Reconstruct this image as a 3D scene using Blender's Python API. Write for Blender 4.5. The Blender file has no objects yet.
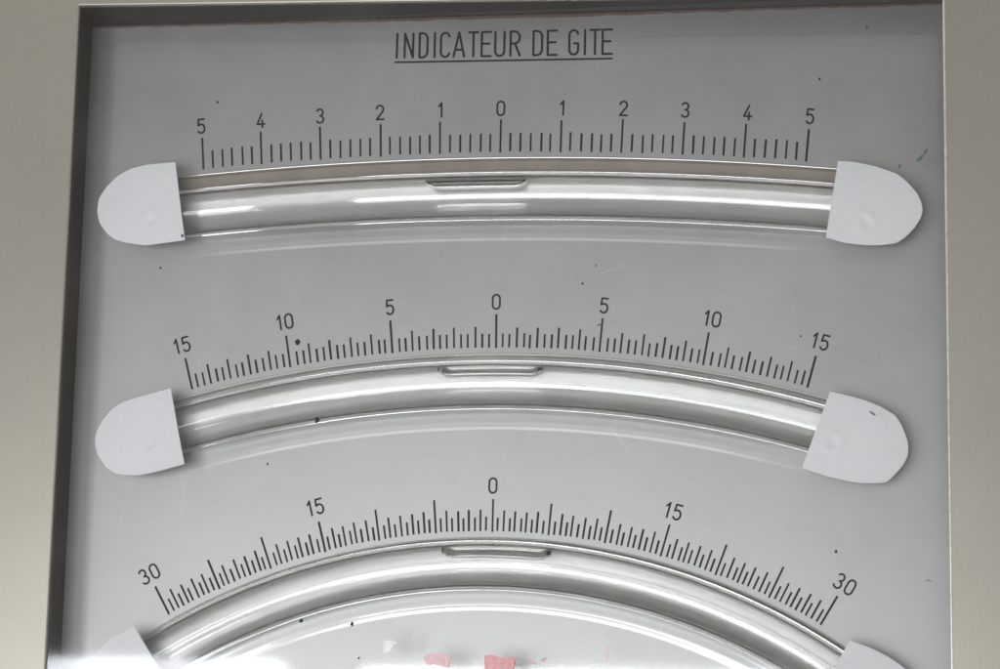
import bpy, bmesh, math, random
import numpy as np
from mathutils import Matrix, Vector

random.seed(7)
S = 0.0004                      # metres per plate unit
scene = bpy.context.scene
col = scene.collection

# ---------------------------------------------------------------- camera
F, YAW, PIT, ROLL = 2500.0, 0.133419617, -0.179883632, 0.0197804246
def rotm(yaw, pit, roll):
    cy, sy = math.cos(yaw), math.sin(yaw); cx, sx = math.cos(pit), math.sin(pit); cz, sz = math.cos(roll), math.sin(roll)
    Ry = np.array([[cy,0,sy],[0,1,0],[-sy,0,cy]]); Rx = np.array([[1,0,0],[0,cx,-sx],[0,sx,cx]]); Rz = np.array([[cz,-sz,0],[sz,cz,0],[0,0,1]])
    return Rz @ Rx @ Ry
R = rotm(YAW, PIT, ROLL)
def W(u, v, h=0.0):             # plate coordinates (right, down, towards the viewer) -> world metres
    return Vector(((u - 500) * S, -h * S, -(v - 334) * S))
def b3(a): return Vector((a[0], a[2], -a[1]))
CAM = R.T @ np.array([0, 0, -F])          # relative to plate point (500, 334)
CU, CV, CH = CAM[0] + 500, CAM[1] + 334, -CAM[2]
def inv(x, y, h):               # measured photo position -> place on the plane h
    d = R.T @ np.array([(x - 500) / F, (y - 334) / F, 1.0]); t = (-h - CAM[2]) / d[2]; X = CAM + t * d
    return X[0] + 500, X[1] + 334
cd = bpy.data.cameras.new('camera'); cam = bpy.data.objects.new('camera', cd); col.objects.link(cam)
M = Matrix.Identity(4)
rt, up, bk = b3(R.T @ np.array([1,0,0])), b3(R.T @ np.array([0,-1,0])), b3(R.T @ np.array([0,0,-1]))
for i in range(3): M[i][0], M[i][1], M[i][2] = rt[i], up[i], bk[i]
M.translation = W(CU, CV, CH)
cam.matrix_world = M
cd.sensor_width = 36; cd.lens = 36 * F / 1000; cd.clip_start = 0.01; cd.clip_end = 50
cd.dof.use_dof = True; cd.dof.focus_distance = (F - 20) * S
cd.dof.aperture_fstop = (cd.lens / 1000) / (14 * S)
scene.camera = cam

# ---------------------------------------------------------------- light
world = bpy.data.worlds.new('World'); scene.world = world; world.use_nodes = True
bg = world.node_tree.nodes['Background']; bg.inputs[0].default_value = (1.0, 0.975, 0.95, 1); bg.inputs[1].default_value = 0.30
def window_light(name, u0, u1, v0, v1, hh, L, colr):
    """a bright window or the added low fill, behind the camera: rectangle facing the panel, radiance L"""
    ld = bpy.data.lights.new(name, 'AREA'); ld.shape = 'RECTANGLE'
    ld.size = abs(u1 - u0) * S; ld.size_y = abs(v1 - v0) * S
    ld.energy = L * math.pi * ld.size * ld.size_y; ld.color = colr
    o = bpy.data.objects.new(name, ld); col.objects.link(o)
    o.location = W((u0 + u1) / 2, (v0 + v1) / 2, hh)
    o.rotation_euler = (math.radians(90), 0, 0)
    return o
BH = 800.0                      # how far the windows stand behind the camera
HW = CH + BH
k = (CH + HW - 128) / F
lx = lambda x: CU + (x - 832) * k
vtop = CV + (671 - 795) * k
window_light('window_light', lx(30), lx(275), vtop, vtop + 950, HW, 10.0, (0.91, 0.95, 1.0))
window_light('window_light', lx(362), lx(790), vtop + 14, vtop + 950, HW, 10.0, (0.91, 0.95, 1.0))
window_light('low_fill_light', CU - 2300, CU + 900, vtop + 960, vtop + 2600, HW, 0.9, (1.0, 0.99, 0.97))  # added broad fill light from below, not a window
# ceiling daylight, high and to the left
ld = bpy.data.lights.new('skylight', 'AREA'); ld.shape = 'RECTANGLE'; ld.size = 1300 * S; ld.size_y = 600 * S
ld.energy = 9.0 * math.pi * ld.size * ld.size_y; ld.color = (1.0, 0.97, 0.93)
o = bpy.data.objects.new('skylight', ld); col.objects.link(o)
o.location = W(-200, -2000, 1500)
o.rotation_euler = (W(500, 300, 0) - o.location).to_track_quat('-Z', 'Y').to_euler()

scene.view_settings.view_transform = 'Standard'; scene.view_settings.look = 'None'
scene.view_settings.exposure = 0.15; scene.view_settings.gamma = 1.0
scene.render.engine = 'CYCLES'
cy = scene.cycles
cy.max_bounces = 24; cy.transmission_bounces = 20; cy.glossy_bounces = 12; cy.transparent_max_bounces = 16; cy.diffuse_bounces = 6
cy.caustics_reflective = True; cy.caustics_refractive = True; cy.blur_glossy = 0.3
cy.use_denoising = True

# ---------------------------------------------------------------- materials
def mat(name):
    m = bpy.data.materials.new(name); m.use_nodes = True
    nt = m.node_tree; nt.nodes.clear()
    out = nt.nodes.new('ShaderNodeOutputMaterial')
    return m, nt, out
def N(nt, t, **kw):
    n = nt.nodes.new(t)
    for a, v in kw.items():
        if a.startswith('i_'):
            n.inputs[a[2:].replace('_', ' ')].default_value = v
        else: setattr(n, a, v)
    return n
def coords(nt, scale=(1, 1, 1), rot=(0, 0, 0)):
    tc = N(nt, 'ShaderNodeTexCoord'); mp = N(nt, 'ShaderNodeMapping')
    mp.inputs['Scale'].default_value = scale; mp.inputs['Rotation'].default_value = rot
    nt.links.new(tc.outputs['Object'], mp.inputs['Vector']); return mp.outputs['Vector']
def noise(nt, vec, scale, detail=4, rough=0.55):
    n = N(nt, 'ShaderNodeTexNoise'); n.inputs['Scale'].default_value = scale; n.inputs['Detail'].default_value = detail
    n.inputs['Roughness'].default_value = rough; nt.links.new(vec, n.inputs['Vector']); return n.outputs['Fac']
def ramp(nt, fac, stops):
    r = N(nt, 'ShaderNodeValToRGB'); e = r.color_ramp.elements
    while len(e) < len(stops): e.new(0.5)
    for i, (p, c) in enumerate(stops):
        e[i].position = p; e[i].color = (c if len(c) == 4 else (*c, 1)) if hasattr(c, '__len__') else (c, c, c, 1)
    nt.links.new(fac, r.inputs['Fac']); return r.outputs['Color']
def mixc(nt, fac, a, b, mode='MIX'):
    m = N(nt, 'ShaderNodeMix', data_type='RGBA', blend_type=mode)
    for s, x in ((m.inputs[0], fac), (m.inputs[6], a), (m.inputs[7], b)):
        if hasattr(x, 'is_output'): nt.links.new(x, s)
        elif isinstance(x, (int, float)): s.default_value = x
        else: s.default_value = (*x, 1)
    return m.outputs[2]

def metal_plate(name='satin_aluminium', coat=0.75):
    m, nt, out = mat(name)
    p = N(nt, 'ShaderNodeBsdfPrincipled'); p.inputs['Metallic'].default_value = 0.86
    p.inputs['Coat Weight'].default_value = coat; p.inputs['Coat IOR'].default_value = 1.8; p.inputs['Coat Roughness'].default_value = 0.045
    fine = noise(nt, coords(nt, (60, 1, 900)), 12, 5, 0.6)
    blot = noise(nt, coords(nt, (1, 1, 1)), 16, 5, 0.6)
    grain = noise(nt, coords(nt, (1, 1, 1)), 1500, 2)
    c = mixc(nt, 1.0, ramp(nt, blot, [(0.3, (0.405, 0.405, 0.40)), (0.7, (0.47, 0.464, 0.452))]), ramp(nt, fine, [(0.3, 0.98), (0.7, 1.01)]), 'MULTIPLY')
    c = mixc(nt, 1.0, c, ramp(nt, grain, [(0.25, 0.96), (0.75, 1.03)]), 'MULTIPLY')
    # sparse soiling with its own shape
    st = noise(nt, coords(nt, (1, 1, 1.6)), 70, 6, 0.65)
    c = mixc(nt, ramp(nt, st, [(0.60, 0.0), (0.76, 0.30)]), c, (0.30, 0.31, 0.31))
    for rz, sc_, th in ((0.35, 30, 0.735), (-0.9, 24, 0.74), (1.35, 36, 0.745)):
        v_ = coords(nt, (1, 1, 1), (0, rz, 0)); m_ = N(nt, 'ShaderNodeMapping'); m_.inputs['Scale'].default_value = (1, 1, 45)
        nt.links.new(v_, m_.inputs['Vector'])
        c = mixc(nt, ramp(nt, noise(nt, m_.outputs['Vector'], sc_, 3, 0.5), [(th - .03, 0.0), (th + .02, 0.35)]), c, (0.78, 0.78, 0.77))
    # smeared wipe marks running along the plate
    wp = noise(nt, coords(nt, (5, 1, 60)), 6, 3, 0.5)
    c = mixc(nt, 1.0, c, ramp(nt, wp, [(0.30, 0.985), (0.55, 1.0), (0.75, 1.012)]), 'MULTIPLY')
    nt.links.new(c, p.inputs['Base Color'])
    nt.links.new(ramp(nt, blot, [(0.3, 0.42), (0.7, 0.47)]), p.inputs['Roughness'])
    b = N(nt, 'ShaderNodeBump'); b.inputs['Strength'].default_value = 0.05; b.inputs['Distance'].default_value = 0.0003
    nt.links.new(fine, b.inputs['Height']); nt.links.new(b.outputs[0], p.inputs['Normal'])
    nt.links.new(p.outputs[0], out.inputs[0]); return m
def metal_frame():
    m, nt, out = mat('champagne_anodised_metal')
    p = N(nt, 'ShaderNodeBsdfPrincipled'); p.inputs['Metallic'].default_value = 0.7
    fine = noise(nt, coords(nt, (900, 1, 25)), 10, 5, 0.6)
    blot = noise(nt, coords(nt), 9, 4)
    c = mixc(nt, 1.0, ramp(nt, blot, [(0.3, (0.370, 0.343, 0.293)), (0.7, (0.410, 0.380, 0.327))]), ramp(nt, fine, [(0.3, 0.93), (0.7, 1.05)]), 'MULTIPLY')
    nt.links.new(c, p.inputs['Base Color'])
    p.inputs['Roughness'].default_value = 0.37
    b = N(nt, 'ShaderNodeBump'); b.inputs['Strength'].default_value = 0.06; b.inputs['Distance'].default_value = 0.0003
    nt.links.new(fine, b.inputs['Height']); nt.links.new(b.outputs[0], p.inputs['Normal'])
    nt.links.new(p.outputs[0], out.inputs[0]); return m
def simple(name, colr, rough, var=0.12, scale=200, metallic=0.0, spec=0.5):
    m, nt, out = mat(name)
    p = N(nt, 'ShaderNodeBsdfPrincipled')
    n = noise(nt, coords(nt), scale, 5)
    lo = tuple(x * (1 - var) for x in colr); hi = tuple(min(1, x * (1 + var)) for x in colr)
    nt.links.new(ramp(nt, n, [(0.3, lo), (0.7, hi)]), p.inputs['Base Color'])
    p.inputs['Roughness'].default_value = rough; p.inputs['Metallic'].default_value = metallic
    p.inputs['Specular IOR Level'].default_value = spec
    nt.links.new(p.outputs[0], out.inputs[0]); return m
def glass(name, ior, colr=(1, 1, 1)):
    m, nt, out = mat(name)
    g = N(nt, 'ShaderNodeBsdfGlass'); g.inputs['IOR'].default_value = ior; g.inputs['Roughness'].default_value = 0.0
    g.inputs['Color'].default_value = (*colr, 1)
    nt.links.new(g.outputs[0], out.inputs[0]); return m
def pane_mat():
    # thin clear sheet: Fresnel share reflected, the rest passes straight through; faint dust film
    m, nt, out = mat('thin_clear_pane')
    t = N(nt, 'ShaderNodeBsdfTransparent'); t.inputs[0].default_value = (0.995, 0.995, 0.99, 1)
    g = N(nt, 'ShaderNodeBsdfGlossy'); g.inputs['Roughness'].default_value = 0.04; g.inputs['Color'].default_value = (1, 1, 1, 1)
    f = N(nt, 'ShaderNodeFresnel'); f.inputs['IOR'].default_value = 1.5
    d = N(nt, 'ShaderNodeBsdfDiffuse'); d.inputs[0].default_value = (0.6, 0.6, 0.6, 1)
    # both faces of the sheet reflect: 2F / (1 + F)
    n2 = N(nt, 'ShaderNodeMath', operation='MULTIPLY'); nt.links.new(f.outputs[0], n2.inputs[0]); n2.inputs[1].default_value = 2.0
    n1 = N(nt, 'ShaderNodeMath', operation='ADD'); nt.links.new(f.outputs[0], n1.inputs[0]); n1.inputs[1].default_value = 1.0
    nd = N(nt, 'ShaderNodeMath', operation='DIVIDE'); nt.links.new(n2.outputs[0], nd.inputs[0]); nt.links.new(n1.outputs[0], nd.inputs[1])
    mx = N(nt, 'ShaderNodeMixShader'); nt.links.new(nd.outputs[0], mx.inputs[0]); nt.links.new(t.outputs[0], mx.inputs[1]); nt.links.new(g.outputs[0], mx.inputs[2])
    dust = noise(nt, coords(nt), 900, 4, 0.7)
    film = mixc(nt, 1.0, ramp(nt, dust, [(0.6, 0.0), (0.95, 0.03)]), ramp(nt, noise(nt, coords(nt), 13, 5, 0.6), [(0.55, 0.0), (0.75, 0.04)]), 'ADD')
    m2 = N(nt, 'ShaderNodeMixShader'); nt.links.new(film, m2.inputs[0]); nt.links.new(mx.outputs[0], m2.inputs[1]); nt.links.new(d.outputs[0], m2.inputs[2])
    nt.links.new(m2.outputs[0], out.inputs[0]); return m
def paper_mat():
    m, nt, out = mat('white_paper')
    p = N(nt, 'ShaderNodeBsdfPrincipled')
    n = noise(nt, coords(nt), 35, 5); g = noise(nt, coords(nt), 900, 3)
    c = mixc(nt, 1.0, ramp(nt, n, [(0.3, (0.90, 0.90, 0.915)), (0.7, (0.93, 0.93, 0.94))]), ramp(nt, g, [(0.3, 0.97), (0.7, 1.02)]), 'MULTIPLY')
    nt.links.new(c, p.inputs['Base Color']); p.inputs['Roughness'].default_value = 0.62
    b = N(nt, 'ShaderNodeBump'); b.inputs['Strength'].default_value = 0.25; b.inputs['Distance'].default_value = 0.0006
    nt.links.new(n, b.inputs['Height']); nt.links.new(b.outputs[0], p.inputs['Normal'])
    nt.links.new(p.outputs[0], out.inputs[0]); return m
def scrap_mat(name, a, b_, fade):
    m, nt, out = mat(name)
    p = N(nt, 'ShaderNodeBsdfPrincipled'); p.inputs['Roughness'].default_value = 0.6
    stripes = noise(nt, coords(nt, (300, 1, 1400)), 2.2, 3, 0.6); pat = noise(nt, coords(nt), 420, 4, 0.7)
    nt.links.new(mixc(nt, ramp(nt, stripes, [(0.35, 0.0), (0.65, 1.0)]), a, b_), p.inputs['Base Color'])
    t = N(nt, 'ShaderNodeBsdfTransparent'); mx = N(nt, 'ShaderNodeMixShader')
    nt.links.new(ramp(nt, pat, [(0.3, fade[0]), (0.6, fade[1])]), mx.inputs[0])
    nt.links.new(t.outputs[0], mx.inputs[1]); nt.links.new(p.outputs[0], mx.inputs[2])
    nt.links.new(mx.outputs[0], out.inputs[0]); return m
M_PLATE = metal_plate(); M_RIDGE = metal_plate('refraction_ridge_aluminium', 0.6); M_FRAME = metal_frame()  # M_RIDGE: less coated plate metal for the added refraction strips
M_INK = simple('black_engraving_paint', (0.012, 0.012, 0.013), 0.6, 0.3, 900, spec=0.2)
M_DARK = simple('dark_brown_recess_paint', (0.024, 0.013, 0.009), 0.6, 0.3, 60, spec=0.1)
M_GASKET = simple('dark_gasket', (0.035, 0.03, 0.027), 0.6, 0.3, 200)
M_GLASS = glass('tube_glass', 1.5, (0.99, 0.988, 0.986))
M_LIQ = glass('alcohol_in_glass', 1.36 / 1.5, (0.995, 0.995, 0.99))
M_BUB = glass('air_in_alcohol', 1 / 1.36)
M_PANE = pane_mat(); M_PAPER = paper_mat()
M_BAND = simple('brown_slot_paint', (0.36, 0.31, 0.26), 0.5, 0.12, 80)
M_FLOOR = simple('dull_trough_metal', (0.50, 0.495, 0.485), 0.26, 0.05, 80, 0.05)
M_BAND2 = simple('lightened_slot_paint', (0.52, 0.49, 0.455), 0.45, 0.1, 80)  # slot paint lightened to cancel the dark line refracted in the tube
M_COVE = simple('rubbed_plate_metal', (0.60, 0.60, 0.59), 0.3, 0.04, 120, 0.75)
M_LIP = simple('bright_cut_metal', (0.72, 0.71, 0.68), 0.3, 0.08, 600, 0.9)
M_SPECK = simple('dark_speck', (0.03, 0.03, 0.032), 0.7, 0.3)

# ---------------------------------------------------------------- builders
def link(name, me, m, parent=None, smooth=False):
    me.materials.append(m)
    if smooth:
        for p in me.polygons: p.use_smooth = True
    o = bpy.data.objects.new(name, me); col.objects.link(o)
    if parent: o.parent = parent
    return o
def mesh(name, vs, fs):
    me = bpy.data.meshes.new(name); me.from_pydata([tuple(v) for v in vs], [], fs); me.update(); return me
def thing(name, label, cat, group=None):
    o = bpy.data.objects.new(name, None); col.objects.link(o); o['label'] = label; o['category'] = cat
    o.empty_display_size = 0.01
    if group: o['group'] = group
    return o

def stroke(pts, w, cap=5):
    """outline strip of a polyline of width w with round ends -> verts, faces (2D)"""
    P = [np.array(p, float) for p in pts]; closed = len(P) > 2 and np.allclose(P[0], P[-1])
    n = len(P); vs, fs = [], []
    def nrm(a, b):
        d = b - a; l = np.hypot(*d) or 1; return np.array([-d[1], d[0]]) / l
    rows = []
    for i in range(n):
        if closed and i in (0, n - 1): n1, n2 = nrm(P[-2], P[-1]), nrm(P[0], P[1])
        else:
            n1 = nrm(P[i - 1], P[i]) if i else nrm(P[0], P[1]); n2 = nrm(P[i], P[i + 1]) if i < n - 1 else n1
        mm = n1 + n2; l = np.dot(mm, mm)
        mm = mm / (l / 2) if l > 1.0 else mm / (math.sqrt(l) or 1) * 1.15
        rows.append((P[i] + mm * w / 2, P[i] - mm * w / 2))
    for a, b in rows: vs += [a, b]
    for i in range(n - 1): fs.append((2*i, 2*i+1, 2*i+3, 2*i+2))
    if not closed:
        for e, sgn in ((0, -1), (n - 1, 1)):
            a, b = rows[e]; c = P[e]; t = np.array([(a-c)[1], -(a-c)[0]]) * sgn
            base = len(vs); ring = []
            for q in range(1, cap):
                th = math.pi * q / cap; ring.append(c + (a - c) * math.cos(th) + t * math.sin(th))
            vs += ring
            fs.append(tuple([2*e] + list(range(base, base + len(ring))) + [2*e+1]))
    return vs, fs
def arc(cx, cy_, rx, ry, a0, a1, n=10):
    return [(cx + rx * math.cos(math.radians(a0 + (a1 - a0) * i / n)), cy_ + ry * math.sin(math.radians(a0 + (a1 - a0) * i / n))) for i in range(n + 1)]
# glyphs: x right, y up, height 1
G = {
 '0': [arc(.25, .72, .25, .28, 0, 180) + arc(.25, .28, .25, .28, 180, 360) + [(.5, .72)]],
 '1': [[(.08, .76), (.30, 1.0), (.30, 0)]],
 '2': [arc(.26, .73, .24, .27, 170, -30, 12) + [(.02, 0), (.52, 0)]],
 '3': [arc(.25, .76, .22, .24, 150, -88, 12), arc(.25, .26, .25, .26, 88, -150, 12)],
 '4': [[(.36, 1), (.03, .24), (.55, .24)], [(.38, .50), (.38, 0)]],
 '5': [[(.48, 1), (.08, 1), (.05, .56)] + arc(.25, .32, .25, .32, 115, -145, 14)],
 'I': [[(0, 0), (0, 1)]],
 'N': [[(0, 0), (0, 1), (.36, 0), (.36, 1)]],
 'D': [[(0, 0), (0, 1), (.14, 1)] + arc(.14, .76, .22, .24, 90, 0, 6) + arc(.14, .24, .22, .24, 0, -90, 6) + [(0, 0)]],
 'C': [arc(.18, .80, .18, .20, 15, 180, 9) + arc(.18, .20, .18, .20, 180, 345, 9)],
 'A': [[(0, 0), (.22, 1), (.44, 0)], [(.07, .29), (.37, .29)]],
 'T': [[(0, 1), (.40, 1)], [(.20, 1), (.20, 0)]],
 'E': [[(.37, 1), (0, 1), (0, 0), (.37, 0)], [(0, .52), (.31, .52)]],
 'U': [[(0, 1), (0, .20)] + arc(.19, .20, .19, .20, 180, 360, 9) + [(.38, 1)]],
 'R': [[(0, 0), (0, 1), (.16, 1)] + arc(.16, .75, .20, .25, 90, -90, 9) + [(0, .50)], [(.17, .50), (.37, 0)]],
 'G': [arc(.18, .80, .18, .20, 15, 180, 9) + arc(.18, .20, .18, .20, 180, 360, 9) + [(.36, .46), (.19, .46)]],
}
def split_sharp(pts):
    out, cur = [], [pts[0]]
    for i in range(1, len(pts)):
        cur.append(pts[i])
        if i < len(pts) - 1:
            a = np.subtract(pts[i], pts[i-1]); b = np.subtract(pts[i+1], pts[i])
            if np.dot(a, b) / (np.hypot(*a) * np.hypot(*b) + 1e-9) < 0.35: out.append(cur); cur = [pts[i]]
    return out + [cur]
def glyph_mesh(name, items, w):
    items = [q for it in items for q in split_sharp(it)]
    """items: (strokes transformed to plate coords)"""
    vs, fs = [], []
    for k_, st in enumerate(items):
        a, f = stroke(st, w); b = len(vs)
        vs += [W(x, y, 0.30 + 0.015 * (k_ % 9)) for x, y in a]; fs += [tuple(b + i for i in q) for q in f]
    return mesh(name, vs, fs)

# ---------------------------------------------------------------- housing: frame, recess, pane
HF = 68.0                       # front face of the frame above the plate
HP = 64.5                       # pane
xl = (inv(80, 0, HF)[0] + inv(45, 669, HF)[0]) / 2; xr = (inv(943, 0, HF)[0] + inv(952, 669, HF)[0]) / 2
ytl = inv(82, 5, HF)[1]; ytr = inv(570, 0, HF)[1]; ytr = ytl + (ytr - ytl) * 1.3
yb = 770.0
front = [(xl, ytl), (xr, ytr), (xr, yb), (xl, yb)]
base = [(63.6, inv(95, 26, 0)[1]), (xr + 3.5, inv(943, 2, 0)[1]), (xr + 3.5, yb + 4), (63.6, yb + 4)]
housing = thing('indicator_housing', 'olive beige metal housing framing the glazed heel indicator', 'instrument housing')
def ring_mesh(name, rings, skip=()):
    """rings: list of 4-corner loops (u,v,h) -> strip"""
    vs, fs = [], []
    for r in rings: vs += [W(*p) for p in r]
    for i in range(len(rings) - 1):
        for j in range(4):
            if j in skip: continue
            a = i * 4 + j; b = i * 4 + (j + 1) % 4
            fs.append((a, a + 4, b + 4, b))
    return mesh(name, vs, fs)
def grow(loop, d, h):
    (a, b), (c, d_), (e, f), (g, i) = loop
    return [(a - d, b - d, h), (c + d, d_ - d, h), (e + d, f + d, h), (g - d, i + d, h)]
outer = [(-130, -130), (1140, -130), (1140, 900), (-130, 900)]
fr = ring_mesh('front_frame', [grow(front, 0, HF - 5.5), grow(front, 0, HF - 1.6), grow(front, 0.5, HF - 0.5), grow(front, 1.6, HF), grow(outer, -2, HF), grow(outer, 0, HF - 2), grow(outer, 0, -14)])
link('front_frame', fr, M_FRAME, housing)
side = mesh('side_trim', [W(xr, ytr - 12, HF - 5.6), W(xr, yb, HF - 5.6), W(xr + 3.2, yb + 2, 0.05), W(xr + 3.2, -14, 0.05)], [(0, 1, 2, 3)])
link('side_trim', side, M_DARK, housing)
vs, fs = [], []
for i in range(61):
    v = ytr - 10 + (yb - ytr + 10) * i / 60; wob = 0.12 * math.sin(i * .8)
    for a_ in range(7):
        th = math.pi * a_ / 6; vs.append(W(xr + .4 - 1.25 * math.cos(th), v, HF - .3 + 1.1 * math.sin(th) + wob * .2))
for i in range(60):
    for a_ in range(6): fs.append((7*i + a_, 7*i + a_ + 1, 7*(i+1) + a_ + 1, 7*(i+1) + a_))
link('highlight_bead', mesh('highlight_bead', vs, fs), simple('pale_highlight_bead', (0.80, 0.76, 0.66), 0.28, 0.15, 300, 0.6), housing, True)  # pale bead added to imitate light caught on the right frame edge
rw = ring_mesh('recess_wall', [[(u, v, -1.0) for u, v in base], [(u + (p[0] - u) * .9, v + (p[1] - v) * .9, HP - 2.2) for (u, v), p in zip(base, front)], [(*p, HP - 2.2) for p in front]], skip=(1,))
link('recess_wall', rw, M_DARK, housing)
sb = [np.array(base[0]), np.array(base[1])]; vs, fs = [], []; rnd = random.Random(3)
for i in range(90):
    p = sb[0] + (sb[1] - sb[0]) * i / 89; wd_ = 2.4 + rnd.uniform(-.7, .7) + (1.6 * math.exp(-((i - 45) / 22) ** 2))
    vs += [W(p[0], p[1] - 1.5, 0.05), W(p[0], p[1] + wd_ * .3, 1.1), W(p[0], p[1] + wd_, 0.05)]
for i in range(89): fs += [(3*i, 3*i+1, 3*i+4, 3*i+3), (3*i+1, 3*i+2, 3*i+5, 3*i+4)]
link('top_edge_bead', mesh('top_edge_bead', vs, fs), simple('reddish_brown_bead', (0.12, 0.062, 0.045), 0.6, 0.4, 500), housing, True)  # raised reddish-brown line along the top edge of the plate
gk = ring_mesh('pane_gasket', [grow(front, 0.2, HP - 2.1), grow(front, -0.9, HP - 2.1), grow(front, -0.9, HP - 0.6), grow(front, 0.2, HP - 0.6)], skip=(1,))
link('pane_gasket', gk, M_GASKET, housing)
pane = link('glass_pane', mesh('glass_pane', [W(*p, HP) for p in front], [(0, 3, 2, 1)]), M_PANE, housing)

# ---------------------------------------------------------------- scale plate
plate = thing('scale_plate', 'grey satin metal plate with three engraved arc scales and title', 'scale plate')
# scale: centre u, centre v, base radius, turn, degrees, subdivisions per degree-step
SC = [dict(c=(499.313, 3677.948), r=3531.249, rot=-0.0008, top=5, step=1/6, long=lambda i: i % 6 == 0, med=lambda i: False, L=(34.1, 19, 19.0), nums=[(i, str(abs(i))) for i in range(-5, 6)]),
      dict(c=(498.392, 1544.161), r=1196.044, rot=-0.0021, top=15, step=1/3, long=lambda i: i % 15 == 0, med=lambda i: i % 3 == 0, L=(33.6, 20.5, 14.0), nums=[(i, str(abs(i))) for i in (-15, -10, -5, 0, 5, 10, 15)]),
      dict(c=(491.984, 1175.52), r=643.62, rot=0.0060, top=30, step=1/2, long=lambda i: i % 10 == 0, med=lambda i: i % 2 == 0, L=(32.2, 20.5, 13.4), nums=[(i, str(abs(i))) for i in (-30, -15, 0, 15, 30)])]
def pol(c, r, t): return (c[0] + r * math.sin(t), c[1] - r * math.cos(t))

# ---- tube and slot geometry (all measured on the plate)
RT, RB, HT = 24.3, 14.0, 14.0   # outer radius, bore radius, axis height
def rad_at(c, x, y, h):
    u, v = inv(x, y, h); return math.hypot(u - c[0], v - c[1])
TUBES = [
 dict(c=SC[0]['c'], ra=rad_at(SC[0]['c'], 501, 195.5, HT), rot=-0.0008, lip=rad_at(SC[0]['c'], 501, 157.3, 0), bub=(427.5, 528.5, 180), y0=6.8, label='nearly straight liquid filled glass level tube at the top below the title'),
 dict(c=SC[1]['c'], ra=rad_at(SC[1]['c'], 496, 384.2, HT), rot=-0.0021, lip=rad_at(SC[1]['c'], 496, 353.8, 0), bub=(440, 543.5, 365), y0=5.2, label='moderately curved glass level tube in the middle between two others'),
 dict(c=SC[2]['c'], ra=rad_at(SC[2]['c'], 492, 564.8, HT), rot=0.0060, lip=rad_at(SC[2]['c'], 492, 537.6, 0), bub=(444, 551, 552), y0=4.6, label='strongly curved glass level tube at the bottom under the 30 degree scale')]
for T, hf in zip(TUBES, (360, 358, 378)):
    T['half'] = hf / T['ra']; T['low'] = T['ra'] - 20.6
    w = T['ra'] * math.sin(T['half'] - 4 / T['ra']); T['u0'], T['u1'] = T['c'][0] - w, T['c'][0] + w
def arcv(c, r, u): return c[1] - math.sqrt(r * r - (u - c[0]) ** 2)
us = sorted(set([40.0, 970.0] + [40 + 6.0 * i for i in range(156)] + [T[k_] for T in TUBES for k_ in ('u0', 'u1')]))
vs, fs = [], []
for u in us:
    rowv = [-40.0]
    for T in TUBES:
        uc = min(max(u, T['u0']), T['u1']); rowv += [arcv(T['c'], T['lip'], uc), arcv(T['c'], T['low'], uc)]
    rowv.append(800.0)
    vs += [W(u, v, 0) for v in rowv]
for i in range(len(us) - 1):
    for j in range(7):
        if j % 2 == 1:
            T = TUBES[j // 2]
            if T['u0'] - 1e-6 <= us[i] and us[i + 1] <= T['u1'] + 1e-6: continue
        fs.append((8*i + j, 8*i + j + 1, 8*(i+1) + j + 1, 8*(i+1) + j))
link('metal_sheet', mesh('metal_sheet', vs, fs), M_PLATE, plate)
def arc_strip(T, prof, n=120, inset=0.0, taper=False):
    """profile of (radius, height) pairs swept along the slot"""
    a0 = -math.asin((T['c'][0] - T['u0']) / T['ra']) - inset; vs, fs = [], []
    for i in range(n + 1):
        t = a0 * (1 - 2 * i / n)
        e = min(1.0, abs(abs(t) - abs(a0)) * T['ra'] / 150) if taper else 1.0; e = e * e * (3 - 2 * e)
        for r, h in prof: p = pol(T['c'], r, t); vs.append(W(p[0], p[1], .05 + (h - .05) * e if taper else h))
    m_ = len(prof)
    for i in range(n):
        for j in range(m_ - 1): fs.append((i*m_ + j, i*m_ + j + 1, (i+1)*m_ + j + 1, (i+1)*m_ + j))
    return mesh('strip', vs, fs)
for T in TUBES:
    ra, lip, low = T['ra'], T['lip'], T['low']
    for nm, prof, m_ in (('slot_wall', [(lip - .9, -1.0), (lip - 2.6, -4.0), (ra + 26, -5.0), (ra + 24, -3.5), (ra + 18, -7)], M_BAND if T is TUBES[0] else M_BAND2),
                         ('slot_lip', [(lip + 1.0, 0.0), (lip + .75, .3), (lip + .1, .42), (lip - .5, .2), (lip - .9, -.4), (lip - .9, -1.0)], M_LIP),
                         ('slot_floor', [(ra + (RT + 2.5) * math.sin(math.radians(q)), HT - (RT + 2.5) * (1 - 0.22 * (1 - math.cos(math.radians(q)))) + 0.20 * math.sin(q * .17 + 1) + .10 * math.sin(q * .41)) for q in range(62, -54, -2)], M_FLOOR),
                         ('slot_edge', [(low, -.2), (low + .8, -.8), (low + .8, -13.6)], M_FLOOR),
                         ('refraction_ridge', [(low - .1 - 22.35 * q / 60, .07 + .30 * math.sin(math.pi * (q / 60) ** 1.25) + .07 * math.exp(-((q - 17) / 5.0) ** 2) - .03 * math.exp(-((q - 31) / 6.0) ** 2) + .05 * math.exp(-((q - 52) / 3.5) ** 2)) for q in range(61)], M_RIDGE)):  # raised strip added to imitate pale refraction bands below the tube
        o = link(nm, arc_strip(T, prof, inset=0.004, taper=nm == 'refraction_ridge'), m_, plate, nm in ('refraction_ridge', 'slot_floor'))
TICKM = {}
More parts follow.
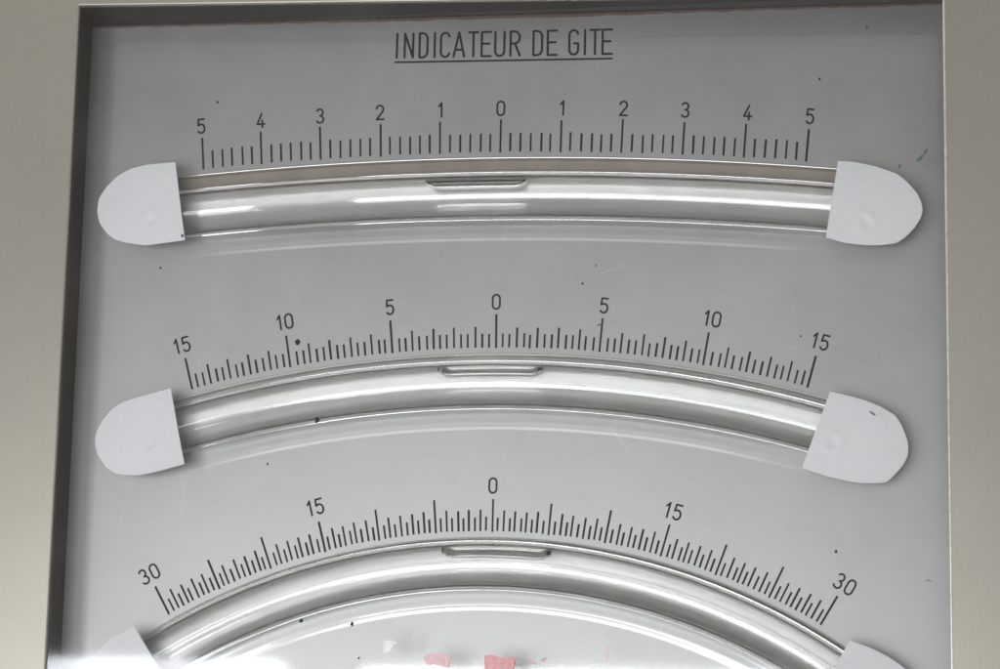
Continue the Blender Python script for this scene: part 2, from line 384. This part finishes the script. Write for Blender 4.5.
for sc in SC:
    n = round(sc['top'] / sc['step'])
    for i in range(-n, n + 1):
        kind = 0 if sc['long'](i) else 1 if sc['med'](i) else 2
        L = sc['L'][kind] * random.uniform(0.97, 1.03); t = math.radians(i * sc['step']) + sc['rot']
        key = (id(sc), kind)
        if key not in TICKM:
            w = 2.05 if kind == 0 else 2.0; L0 = sc['L'][kind]
            vs, fs = [], []
            a = [(-w/2, 0), (w/2, 0), (w/2, L0), (-w/2, L0)]
            vs = [Vector((x * S, -h * S, y * S)) for h in (0.0, 0.30) for x, y in a]
            fs = [(4, 5, 6, 7), (0, 1, 5, 4), (1, 2, 6, 5), (2, 3, 7, 6), (3, 0, 4, 7)]
            me = mesh('tick_mark', vs, fs); me.materials.append(M_INK); TICKM[key] = me
        o = bpy.data.objects.new('tick_mark', TICKM[key]); col.objects.link(o); o.parent = plate
        jt = random.gauss(0, 0.35) / sc['r']
        b = pol(sc['c'], sc['r'] + (0 if kind == 0 else 1.0) + random.gauss(0, 0.25), t + jt)
        o.location = W(*b, 0.02); o.rotation_euler = (0, t + random.gauss(0, 0.004), 0); o.scale = (random.uniform(.9, 1.12), 1, L / sc['L'][kind])
for si, sc in enumerate(SC):
    for val, txt in sc['nums']:
        t = math.radians(val) + sc['rot']; hgt = 14.6; gap = 5.0 if si == 0 else 6.5
        w = 0.52 * hgt; sp = 0.30 * hgt
        adv = {c: (0.30 if c == '1' else 0.52) * hgt for c in '012345'}
        tot = sum(adv[c] for c in txt) + sp * (len(txt) - 1)
        x = -tot / 2; items = []
        r0 = sc['r'] + sc['L'][0] + gap
        ctr = pol(sc['c'], r0, t); ct, st_ = math.cos(t), math.sin(t)
        # numerals lean less than their ticks on the flattest scale
        for c in txt:
            for s_ in G[c]:
                pts = []
                for gx, gy in s_:
                    lx_, ly_ = x + gx * hgt * (1 if c != '1' else 0.8), gy * hgt
                    pts.append((ctr[0] + lx_ * ct + ly_ * st_, ctr[1] + lx_ * st_ - ly_ * ct))
                items.append(pts)
            x += adv[c] + sp
        o = link('numeral', glyph_mesh('numeral', items, 1.9), M_INK, plate)
        side = '' if val == 0 else (' left of zero' if val < 0 else ' right of zero')
        o['label'] = 'black numeral %s%s on the %s scale' % (txt, side, ('top', 'middle', 'bottom')[si])
# title
TX = [('I', 103, 103), ('N', 133, 165), ('D', 190, 220), ('I', 248, 248), ('C', 272, 305), ('A', 321, 362), ('T', 380, 414), ('E', 429, 464), ('U', 481, 516), ('R', 540, 576),
      ('D', 628, 661), ('E', 683, 718), ('G', 766, 800), ('I', 826, 826), ('T', 846, 884), ('E', 894, 930)]
items = []
for ch, a, b in TX:
    px0, px1 = 370 + a / 3.846, 370 + b / 3.846
    u0 = inv(px0, 57 - (px0 - 396) * .014, 0)[0]; u1 = inv(px1, 57 - (px1 - 396) * .014, 0)[0]
    vb = 44.9; wd = {'I': 0, 'N': .36, 'D': .36, 'C': .36, 'A': .44, 'T': .40, 'E': .37, 'U': .38, 'R': .37, 'G': .36}[ch]
    for s_ in G[ch]:
        items.append([(u0 + (gx / wd * (u1 - u0) if wd else 0), vb - gy * 25.6) for gx, gy in s_])
o = link('title_lettering', glyph_mesh('title_lettering', items, 2.3), M_INK, plate); o['label'] = 'black engraved words INDICATEUR DE GITE'
link('title_underline', glyph_mesh('title_underline', [[(386, 49.6), (609, 49.9)]], 1.9), M_INK, plate)

# ---------------------------------------------------------------- level tubes
def sweep(c, ra, rot, a0, a1, rad, nseg=150, nr=40, endr=None):
    """round bar along an arc, domed ends"""
    er = endr or rad
    vs, fs = [], []
    arcs = []
    dome = 8
    for i in range(dome): th = math.pi / 2 * (1 - i / dome); arcs.append((a0 - er * math.sin(th) / ra, rad * math.cos(th) + 1e-3))
    for i in range(nseg + 1): arcs.append((a0 + (a1 - a0) * i / nseg, rad))
    for i in range(dome): th = math.pi / 2 * ((i + 1) / dome); arcs.append((a1 + er * math.sin(th) / ra, rad * math.cos(th) + 1e-3))
    for t, r in arcs:
        for j in range(nr):
            ph = 2 * math.pi * j / nr
            p = pol(c, ra + r * math.cos(ph), t + rot); vs.append(W(p[0], p[1], HT + r * math.sin(ph)))
    m_ = len(arcs)
    for i in range(m_ - 1):
        for j in range(nr):
            fs.append((i*nr + j, (i+1)*nr + j, (i+1)*nr + (j+1) % nr, i*nr + (j+1) % nr))
    fs.append(tuple(range(nr))); fs.append(tuple((m_ - 1) * nr + j for j in reversed(range(nr))))
    me = mesh('sweep', vs, fs)
    bm = bmesh.new(); bm.from_mesh(me); bmesh.ops.recalc_face_normals(bm, faces=bm.faces[:]); bm.to_mesh(me); bm.free()
    return me
def bubble(c, ra, s0, half, y0, rb):
    """level air pocket: segment of the bore above a level surface, rounded at both ends"""
    vs, fs = [], []; ns = 64; na, nb = 18, 28; endw = 15.0
    prof = []
    for i in range(ns + 1):
        q = -math.cos(math.pi * i / ns); s = half * q
        e = max(0.0, (abs(s) - (half - endw)) / endw); e = min(e, 0.9995)
        lev = y0 + (rb - 0.5 - y0) * (1 - (1 - e ** 2.4) ** 0.55)
        prof.append((s, min(lev, rb - 0.25)))
    for s, lev in prof:
        t = s0 + s / ra; a = math.acos(min(1, lev / rb)); hw = rb * math.sin(a)
        ring = [(rb * math.cos(-a + 2 * a * j / na), rb * math.sin(-a + 2 * a * j / na)) for j in range(na + 1)]
        for j in range(1, nb):
            x = hw * math.cos(math.pi * j / nb); men = min(2.6, (rb - lev) * .4) * max(0, (abs(x) / max(hw, 1e-6) - .62) / .38) ** 2.2
            ring.append((lev + men, x))
        for y, x in ring:
            p = pol(c, ra + y, t); vs.append(W(p[0], p[1], HT + x))
    nr = na + nb
    for i in range(ns):
        for j in range(nr): fs.append((i*nr + j, (i+1)*nr + j, (i+1)*nr + (j+1) % nr, i*nr + (j+1) % nr))
    fs.append(tuple(range(nr))); fs.append(tuple(ns * nr + j for j in reversed(range(nr))))
    me = mesh('bubble', vs, fs)
    bm = bmesh.new(); bm.from_mesh(me); bmesh.ops.recalc_face_normals(bm, faces=bm.faces[:])
    for f in bm.faces: f.smooth = True
    for e in bm.edges:
        if len(e.link_faces) == 2 and e.calc_face_angle() > 0.55: e.smooth = False
    bm.to_mesh(me); bm.free()
    return me
def z(o, pts, f=3.8462): return [(o[0] + x / f, o[1] + y / f) for x, y in pts]
CAPS = [
 [z((60,130), [(443,121),(385,126),(330,132),(270,147),(220,175),(180,215),(150,260),(143,310),(152,355),(180,395),(210,418),(250,430),(325,441),(400,432),(480,421)]),
  z((740,130), [(377,117),(440,121),(520,137),(600,165),(640,195),(680,240),(697,275),(702,305),(695,335),(670,375),(635,410),(600,432),(540,440),(480,440),(400,431),(330,411)])],
 [z((60,310), [(425,298),(330,325),(245,350),(200,378),(165,420),(140,465),(134,510),(145,555),(175,600),(210,625),(250,632),(300,633),(370,620),(478,590)]),
  z((700,310), [(500,311),(580,330),(640,347),(700,372),(750,403),(775,440),(795,490),(801,520),(798,560),(780,595),(745,635),(715,660),(650,664),(590,660),(500,640),(440,622),(392,605)])],
 [[(133.1,624),(123.2,631),(110,638),(99.8,648.4),(91,657),(83,668),(78,685),(80,702),(92,715),(110,718),(130,712),(173,691)],
  [(849.6,640.1),(868.8,646.6),(888,656),(905,668),(915,685),(914,700),(903,715),(885,724),(860,722),(840,716),(811,708)]]]
CAPH = HT + RT + 2.6
def cap_mesh(outline, seed):
    rnd = random.Random(seed)
    P = np.array([inv(x, y, CAPH) for x, y in outline])
    # resample the curved part finely (Catmull-Rom), keep the straight cut edge
    Q = []
    for i in range(len(P) - 1):
        p0, p1, p2, p3 = P[max(i-1, 0)], P[i], P[i+1], P[min(i+2, len(P)-1)]
        for s in range(4):
            t = s / 4; Q.append(0.55 * (p1 + (p2 - p1) * t) + 0.45 * 0.5 * ((2*p1) + (-p0+p2)*t + (2*p0-5*p1+4*p2-p3)*t*t + (-p0+3*p1-3*p2+p3)*t**3))
    Q.append(P[-1])
    for s in range(1, 8): Q.append(P[-1] + (P[0] - P[-1]) * s / 8)
    Q = np.array(Q); n = len(Q)
    c = (P[0] + P[-1]) / 2 * .55 + Q.mean(0) * .45; size = np.abs(Q - c).max()
    ax = (P[0] - P[-1]); ax /= np.hypot(*ax)
    dent = c + np.array([rnd.uniform(-.3, .3), rnd.uniform(.1, .5)]) * size * .6
    def hh(p):
        y = np.dot(p - c, ax) / size; r = np.hypot(*(p - c)) / size
        d = np.hypot(*(p - dent))
        return CAPH + 0.2 - 1.3 * y * y - 0.7 * r ** 3 + 0.35 * math.sin(p[0] * .09 + seed) * math.cos(p[1] * .07) - 1.8 * math.exp(-(d / 4) ** 2) + 0.9 * math.exp(-((d - 8) / 3.5) ** 2)
    rings = 14; vs, fs = [], []
    for side in (0, 1):
        for k_ in range(rings, 0, -1):
            for q in Q:
                p = c + (q - c) * k_ / rings; vs.append(W(p[0], p[1], hh(p) - side * 1.1))
        vs.append(W(c[0], c[1], hh(c) - side * 1.1))
    per = rings * n + 1
    for side in (0, 1):
        o_ = side * per
        for k_ in range(rings - 1):
            for j in range(n):
                f = (o_ + k_*n + j, o_ + k_*n + (j+1) % n, o_ + (k_+1)*n + (j+1) % n, o_ + (k_+1)*n + j); fs.append(f if not side else f[::-1])
        for j in range(n):
            f = (o_ + (rings-1)*n + j, o_ + (rings-1)*n + (j+1) % n, o_ + per - 1); fs.append(f if not side else f[::-1])
    for j in range(n): fs.append((j, per + j, per + (j+1) % n, (j+1) % n))
    me = mesh('end_cap', vs, fs)
    bm = bmesh.new(); bm.from_mesh(me); bmesh.ops.recalc_face_normals(bm, faces=bm.faces[:])
    for f in bm.faces: f.smooth = True
    for e in bm.edges:
        if len(e.link_faces) == 2 and e.calc_face_angle() > 0.7: e.smooth = False
    bm.to_mesh(me); bm.free()
    return me
for ti, T in enumerate(TUBES):
    t = thing('level_tube', T['label'], 'level tube', 'glass spirit level tubes on the plate')
    mid = pol(T['c'], T['ra'], T['rot']); t.location = W(mid[0], mid[1], 0)
    def put(name, me, m, smooth=True):
        me.transform(Matrix.Translation(-t.location)); me.name = name
        o = link(name, me, m, t, smooth); return o
    put('glass_tube', sweep(T['c'], T['ra'], T['rot'], -T['half'], T['half'], RT), M_GLASS)
    put('liquid', sweep(T['c'], T['ra'], T['rot'], -T['half'] + 8 / T['ra'], T['half'] - 8 / T['ra'], RB), M_LIQ)
    ua = inv(T['bub'][0], T['bub'][2], HT)[0]; ub = inv(T['bub'][1], T['bub'][2], HT)[0]
    s0 = math.asin(((ua + ub) / 2 - T['c'][0]) / T['ra'])
    put('air_bubble', bubble(T['c'], T['ra'], s0, (ub - ua) / 2, T['y0'], RB - 0.35), M_BUB, False)
    for k_, ol in enumerate(CAPS[ti]):
        o = put('end_cap', cap_mesh(ol, ti * 2 + k_ + 1), M_PAPER, False)

# ---------------------------------------------------------------- specks on the pane
SPK = [(217.5, 101.5, 1.3), (297.5, 341.5, 2.8), (317, 419.5, 3.2), (267.5, 463.5, 1.2), (582.5, 283, 1.2), (301, 620, 2.1), (352, 623.5, 1.9), (358.7, 657.5, 1.2),
       (182.3, 235.2, 1.5), (493, 544, 1.4), (160.5, 267.5, 1.2), (819.5, 78.5, 1.4), (867, 26.5, 1.0), (836, 551, 1.6), (801, 335.5, 0.9), (272, 584, .8), (596, 265, .8)]
for x, y, r in SPK:
    u, v = inv(x, y, HP + .4); vs = []; n = 11
    e = random.uniform(.75, 1.1)
    for j in range(n):
        a = 2 * math.pi * j / n; q = r * random.uniform(.8, 1.15); vs.append(W(u + q * e * math.cos(a), v + q * math.sin(a) * 1.1, HP + .15))
    vs.append(W(u, v, HP + .15 + r * .5))
    o = link('speck', mesh('speck', vs, [(j, n, (j+1) % n) for j in range(n)]), M_SPECK, pane)

M_SMUDGE = simple('greenish_smudge', (0.09, 0.12, 0.125), 0.6, 0.3, 700)
for pts in ([(916,160),(919,156),(923,154),(925,150),(928,147),(927,151),(924,155),(921,160),(917,161)], [(899,164),(902,163),(900,167),(898,169)],
            [(926,579),(931,580),(931.5,581),(926,580)], [(597,324),(602,323),(601,325),(597,325)], [(870,410),(876,414),(874,415),(870,412)]):
    uv = [inv(x, y, HP + .3) for x, y in pts]; n = len(uv)
    link('smudge', mesh('smudge', [W(u, v, HP + .12) for u, v in uv], [tuple(range(n))]), M_SMUDGE, pane)

# ---------------------------------------------------------------- scraps of label stuck on the pane
M_RED = scrap_mat('torn_red_label', (0.78, 0.26, 0.29), (0.90, 0.58, 0.58), (0.30, 0.92))
M_PINK = scrap_mat('rubbed_pink_label', (0.86, 0.46, 0.50), (0.90, 0.72, 0.73), (0.25, 0.9))
M_FAINT = scrap_mat('faint_pink_stain', (0.88, 0.6, 0.62), (0.92, 0.75, 0.76), (0.05, 0.6))
M_RUST = scrap_mat('faint_rust_stain', (0.75, 0.50, 0.36), (0.80, 0.60, 0.48), (0.0, 0.22))
M_WHT = scrap_mat('white_glue_residue', (0.93, 0.93, 0.94), (0.90, 0.90, 0.91), (0.5, 1.0))
def scrap(name, label, cat, pts, m, group=None, seed=1):
    rnd = random.Random(seed); P = []
    for i in range(len(pts)):
        a, b = np.array(pts[i], float), np.array(pts[(i+1) % len(pts)], float); n = max(1, int(np.hypot(*(b-a)) / 2.5))
        for s in range(n): P.append(a + (b - a) * s / n + np.array([rnd.gauss(0, .35), rnd.gauss(0, .35)]))
    uv = [inv(x, y, HP + .5) for x, y in P]; n = len(uv)
    h0 = HP + .55
    vs = [W(u, v, h0) for u, v in uv] + [W(u, v, HP + .15) for u, v in uv]
    bm = bmesh.new(); bv = [bm.verts.new(v) for v in vs]
    bm.faces.new(bv[:n]); bm.faces.new(bv[n:][::-1])
    for j in range(n): bm.faces.new((bv[j], bv[j+n], bv[(j+1) % n + n], bv[(j+1) % n]))
    bmesh.ops.triangulate(bm, faces=bm.faces[:]); bmesh.ops.recalc_face_normals(bm, faces=bm.faces[:])
    me = bpy.data.meshes.new(name); bm.to_mesh(me); bm.free()
    o = link(name, me, m); o['label'] = label; o['category'] = cat
    if group: o['group'] = group
g = 'torn label scraps stuck near the bottom of the pane'
scrap('label_scrap', 'largest torn red label scrap, squarish, bottom middle of the pane', 'label scrap', [(484,655),(492,654),(500,657),(508,655.5),(516,656.5),(514,668),(513,676),(486,677),(485,666)], M_RED, g, 1)
scrap('label_scrap', 'faded pink torn label scrap left of the larger red one', 'label scrap', [(423,655),(430,653),(440,654),(451,655),(449,667),(440,665),(430,664),(425,662)], M_PINK, g, 2)
scrap('label_scrap', 'small slanting red fleck just right of the large red scrap', 'label scrap', [(529,659),(533,660),(537,663.5),(534,663),(529,662)], M_RED, g, 3)
scrap('label_scrap', 'small red fleck shaped like a bird, second right of the large red scrap', 'label scrap', [(542,658),(549,656.5),(546,658.5),(544,661.5),(542,660)], M_RED, g, 4)
scrap('label_scrap', 'thin upright pink streak, rightmost of the label scraps', 'label scrap', [(606,645),(609,644),(608,654),(608.5,660),(606,661),(606.5,652)], M_FAINT, g, 5)
scrap('glue_residue', 'small white glue patch above and left of the red scraps', 'glue residue', [(383,640),(392,640),(398,641.5),(393,646),(388,653),(383,653)], M_WHT, None, 6)

o = link('rust_stain', mesh('rust_stain', [W(*inv(x, y, HP), HP + .1) for x, y in ((180, 474), (184, 473), (186, 490), (185.5, 512), (182, 521), (179.5, 508), (180.5, 488))], [tuple(range(7))]), M_RUST, pane)
